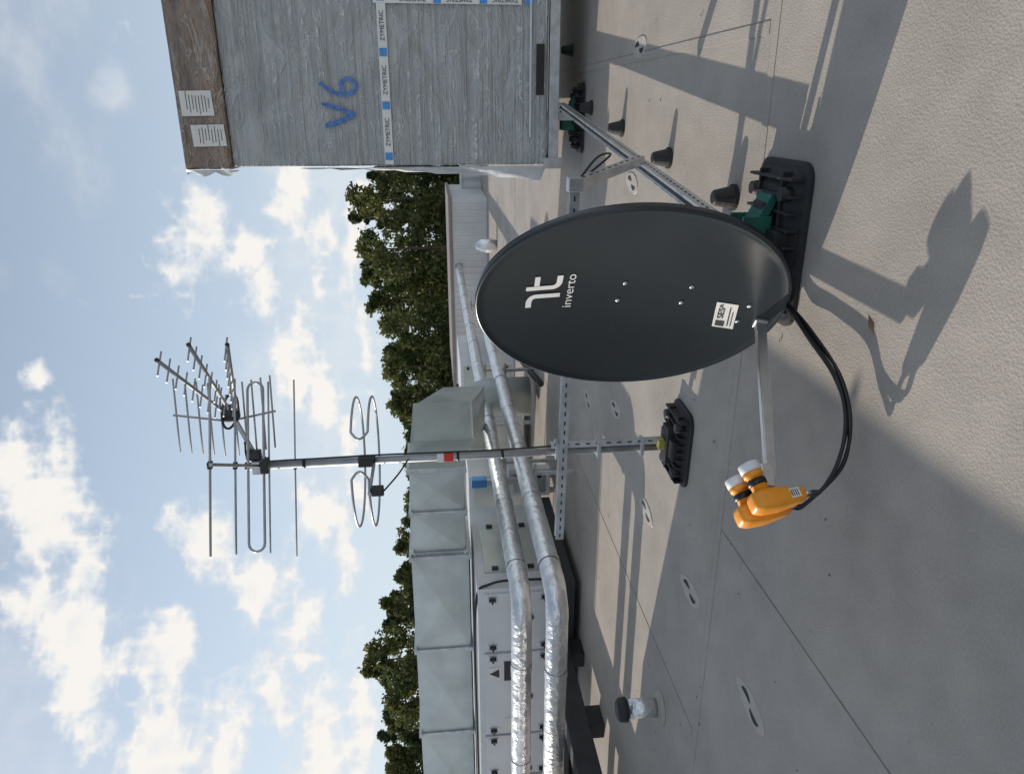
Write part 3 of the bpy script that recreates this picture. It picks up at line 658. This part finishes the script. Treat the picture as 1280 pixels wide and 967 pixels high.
def fbm(cell,octs,seed,gain=.56,asp=1.3,bil=False):
    out=np.zeros((CH,CW),np.float32); amp=1; tot=0
    for o in range(octs):
        nx=int(360/cell*2**o/asp); ny=int(90/cell*2**o)
        if ny>CH: break
        v=vnoise(nx,ny,seed+o)
        if bil: v=1-np.abs(2*v-1)
        out+=amp*v; tot+=amp; amp*=gain
    return out/tot
blobs=[(-8.5,26.6,4.4,2.7),(-3.5,28.4,2.6,1.6),(-13,26.6,3.4,2.5),(-17,25.0,3,1.7),(-21,24,3.0,1.7),(-22.5,18.5,4.6,2.2),(-24.5,15.5,3.6,2.3),(-18,18.6,2.2,1.1),(12.6,15.8,2.0,1.6),(10.5,13.4,1.7,1.3),(7.5,12.4,1.7,1.0),(14.5,9.8,3,.9),(4,10,3.2,1.3),(-.5,8.5,2.3,1.0),(-10,17,2.4,1.5),(-15,13.6,2.1,1.1),(-8.9,9.3,2.8,1.1),(-17.4,10.3,2.6,1.1),(-13,7.3,4,.9),(-22,12.3,2.6,1.2),(-25,9.5,4,1.3),(9.8,8.3,3,.8),(-4,6.8,5,.8),(2.7,26.8,.9,.6),(12.5,11,1,1.2),(-23,6.3,5,.9),(14,6,6,.8),(3,5.2,5,.6),(45,25,8,4),(60,15,9,3),(-45,20,9,4),(-60,12,9,3),(90,22,10,4),(150,20,12,5),(-120,25,12,5),(-150,15,12,4),(178,32,10,6),(33,12,5,1.5),(-80,35,10,4),(110,45,14,6)]
wx=(fbm(6,4,50)-.5)*4; wy=(fbm(6,4,70)-.5)*2.4
acc=np.full((CH,CW),-1,np.float32); AZ=azg[None,:].astype(np.float32)+wx; EL=elg[:,None].astype(np.float32)+wy
for a_,e_,ra,re in blobs:
    d=1-np.sqrt(((AZ-a_)/(ra*1.25))**2+((EL-e_)/(re*1.3))**2)
    acc=np.maximum(acc,d)
f1=fbm(3.2,8,11,.6); f2=fbm(1.6,7,31,.58,1.2,True)
val=acc+(f1-.5)*2.4+(f2-.5)*.8
def ss(v,a,b): t=np.clip((v-a)/(b-a),0,1); return t*t*(3-2*t)
soft=.75+.5*np.clip(1-elg/20,0,1)[:,None].astype(np.float32)
cover=ss(val/soft,-.28,.7); thin=ss(fbm(9,7,90,.6,2.0),.45,.75)*.38
wisp=ss(1-np.sqrt(((AZ-22)/2)**2+((EL-21)/1.5)**2)+(f1-.5)*1.5,-.2,1)*.45
cover=np.clip(np.maximum(np.maximum(cover*.96,thin),wisp),0,1)
tone=np.clip(.25+.75*ss(val,.15,.9)*1.0+ (f2-.55)*1.2 - .3*ss(val,1.0,1.6),0,1)
px=np.zeros((CH,CW,4),np.float32); px[...,0]=cover; px[...,1]=tone; px[...,3]=1
img=bpy.data.images.new('cloud_field',CW,CH,alpha=False,float_buffer=False); img.colorspace_settings.name='Non-Color'
img.pixels.foreach_set(px.ravel()); img.update(); img.pack()

w=bpy.data.worlds.new('World'); S.world=w; w.use_nodes=True; nt=w.node_tree; n=nt.nodes; L=nt.links; bg=n['Background']; bg.inputs['Strength'].default_value=.11
sky=n.new('ShaderNodeTexSky'); sky.sky_type='NISHITA'; sky.sun_disc=False; sky.sun_elevation=SE; sky.sun_rotation=math.atan2(sun_dir.x,sun_dir.y); sky.air_density=1.0; sky.dust_density=.9; sky.ozone_density=1.2
tc=n.new('ShaderNodeTexCoord'); sep=n.new('ShaderNodeSeparateXYZ'); L.new(tc.outputs['Generated'],sep.inputs[0])
def math_(op,a,b=None,c=None,clamp=False):
    m=n.new('ShaderNodeMath'); m.operation=op; m.use_clamp=clamp
    for i,v in enumerate((a,b,c)):
        if v is None: continue
        if isinstance(v,(int,float)): m.inputs[i].default_value=v
        else: L.new(v,m.inputs[i])
    return m.outputs[0]
def mrange(v,a,b,c,d,t='LINEAR'):
    m=n.new('ShaderNodeMapRange'); m.interpolation_type=t
    for i,k in (('From Min',a),('From Max',b),('To Min',c),('To Max',d)): m.inputs[i].default_value=k
    L.new(v,m.inputs['Value']); return m.outputs['Result']
uu_=math_('MULTIPLY_ADD',math_('ARCTAN2',sep.outputs['X'],sep.outputs['Y']),1/(2*math.pi),.5); el=math_('ARCSINE',sep.outputs['Z']); vv_=math_('MAXIMUM',math_('MULTIPLY',el,2/math.pi),.0005)
cmb=n.new('ShaderNodeCombineXYZ'); L.new(uu_,cmb.inputs[0]); L.new(vv_,cmb.inputs[1])
it=n.new('ShaderNodeTexImage'); it.image=img; it.extension='EXTEND'; L.new(cmb.outputs[0],it.inputs['Vector'])
si=n.new('ShaderNodeSeparateColor'); L.new(it.outputs['Color'],si.inputs[0])
cc=n.new('ShaderNodeMix'); cc.data_type='RGBA'; cc.inputs['A'].default_value=(6.4,6.9,7.5,1); cc.inputs['B'].default_value=(8.7,8.4,7.95,1); L.new(si.outputs['Green'],cc.inputs['Factor'])
hz=mrange(el,0,.62,.92,.30); hm=n.new('ShaderNodeMix'); hm.data_type='RGBA'; L.new(hz,hm.inputs['Factor']); L.new(sky.outputs[0],hm.inputs['A']); hm.inputs['B'].default_value=(5.8,6.8,7.9,1)
mx_=n.new('ShaderNodeMix'); mx_.data_type='RGBA'; L.new(si.outputs['Red'],mx_.inputs['Factor']); L.new(hm.outputs['Result'],mx_.inputs['A']); L.new(cc.outputs['Result'],mx_.inputs['B'])
L.new(mx_.outputs['Result'],bg.inputs['Color'])

# ---------------------------------------------------------------- camera (phone held sideways: sky towards the left edge)
th=math.radians(5.65); ro=math.radians(2.2)
F=V(0,math.cos(th),-math.sin(th)); R0=V(1,0,0); U0=V(0,math.sin(th),math.cos(th))
U=math.cos(ro)*U0+math.sin(ro)*R0; Rr=math.cos(ro)*R0-math.sin(ro)*U0
cd=bpy.data.cameras.new('camera'); cd.lens=25.99; cd.sensor_width=36; cd.clip_end=3000; cd.clip_start=.05
co=bpy.data.objects.new('camera',cd); S.collection.objects.link(co)
m=Matrix((( -U.x,Rr.x,-F.x,0),(-U.y,Rr.y,-F.y,0),(-U.z,Rr.z,-F.z,1.2),(0,0,0,1))); co.matrix_world=m
S.camera=co
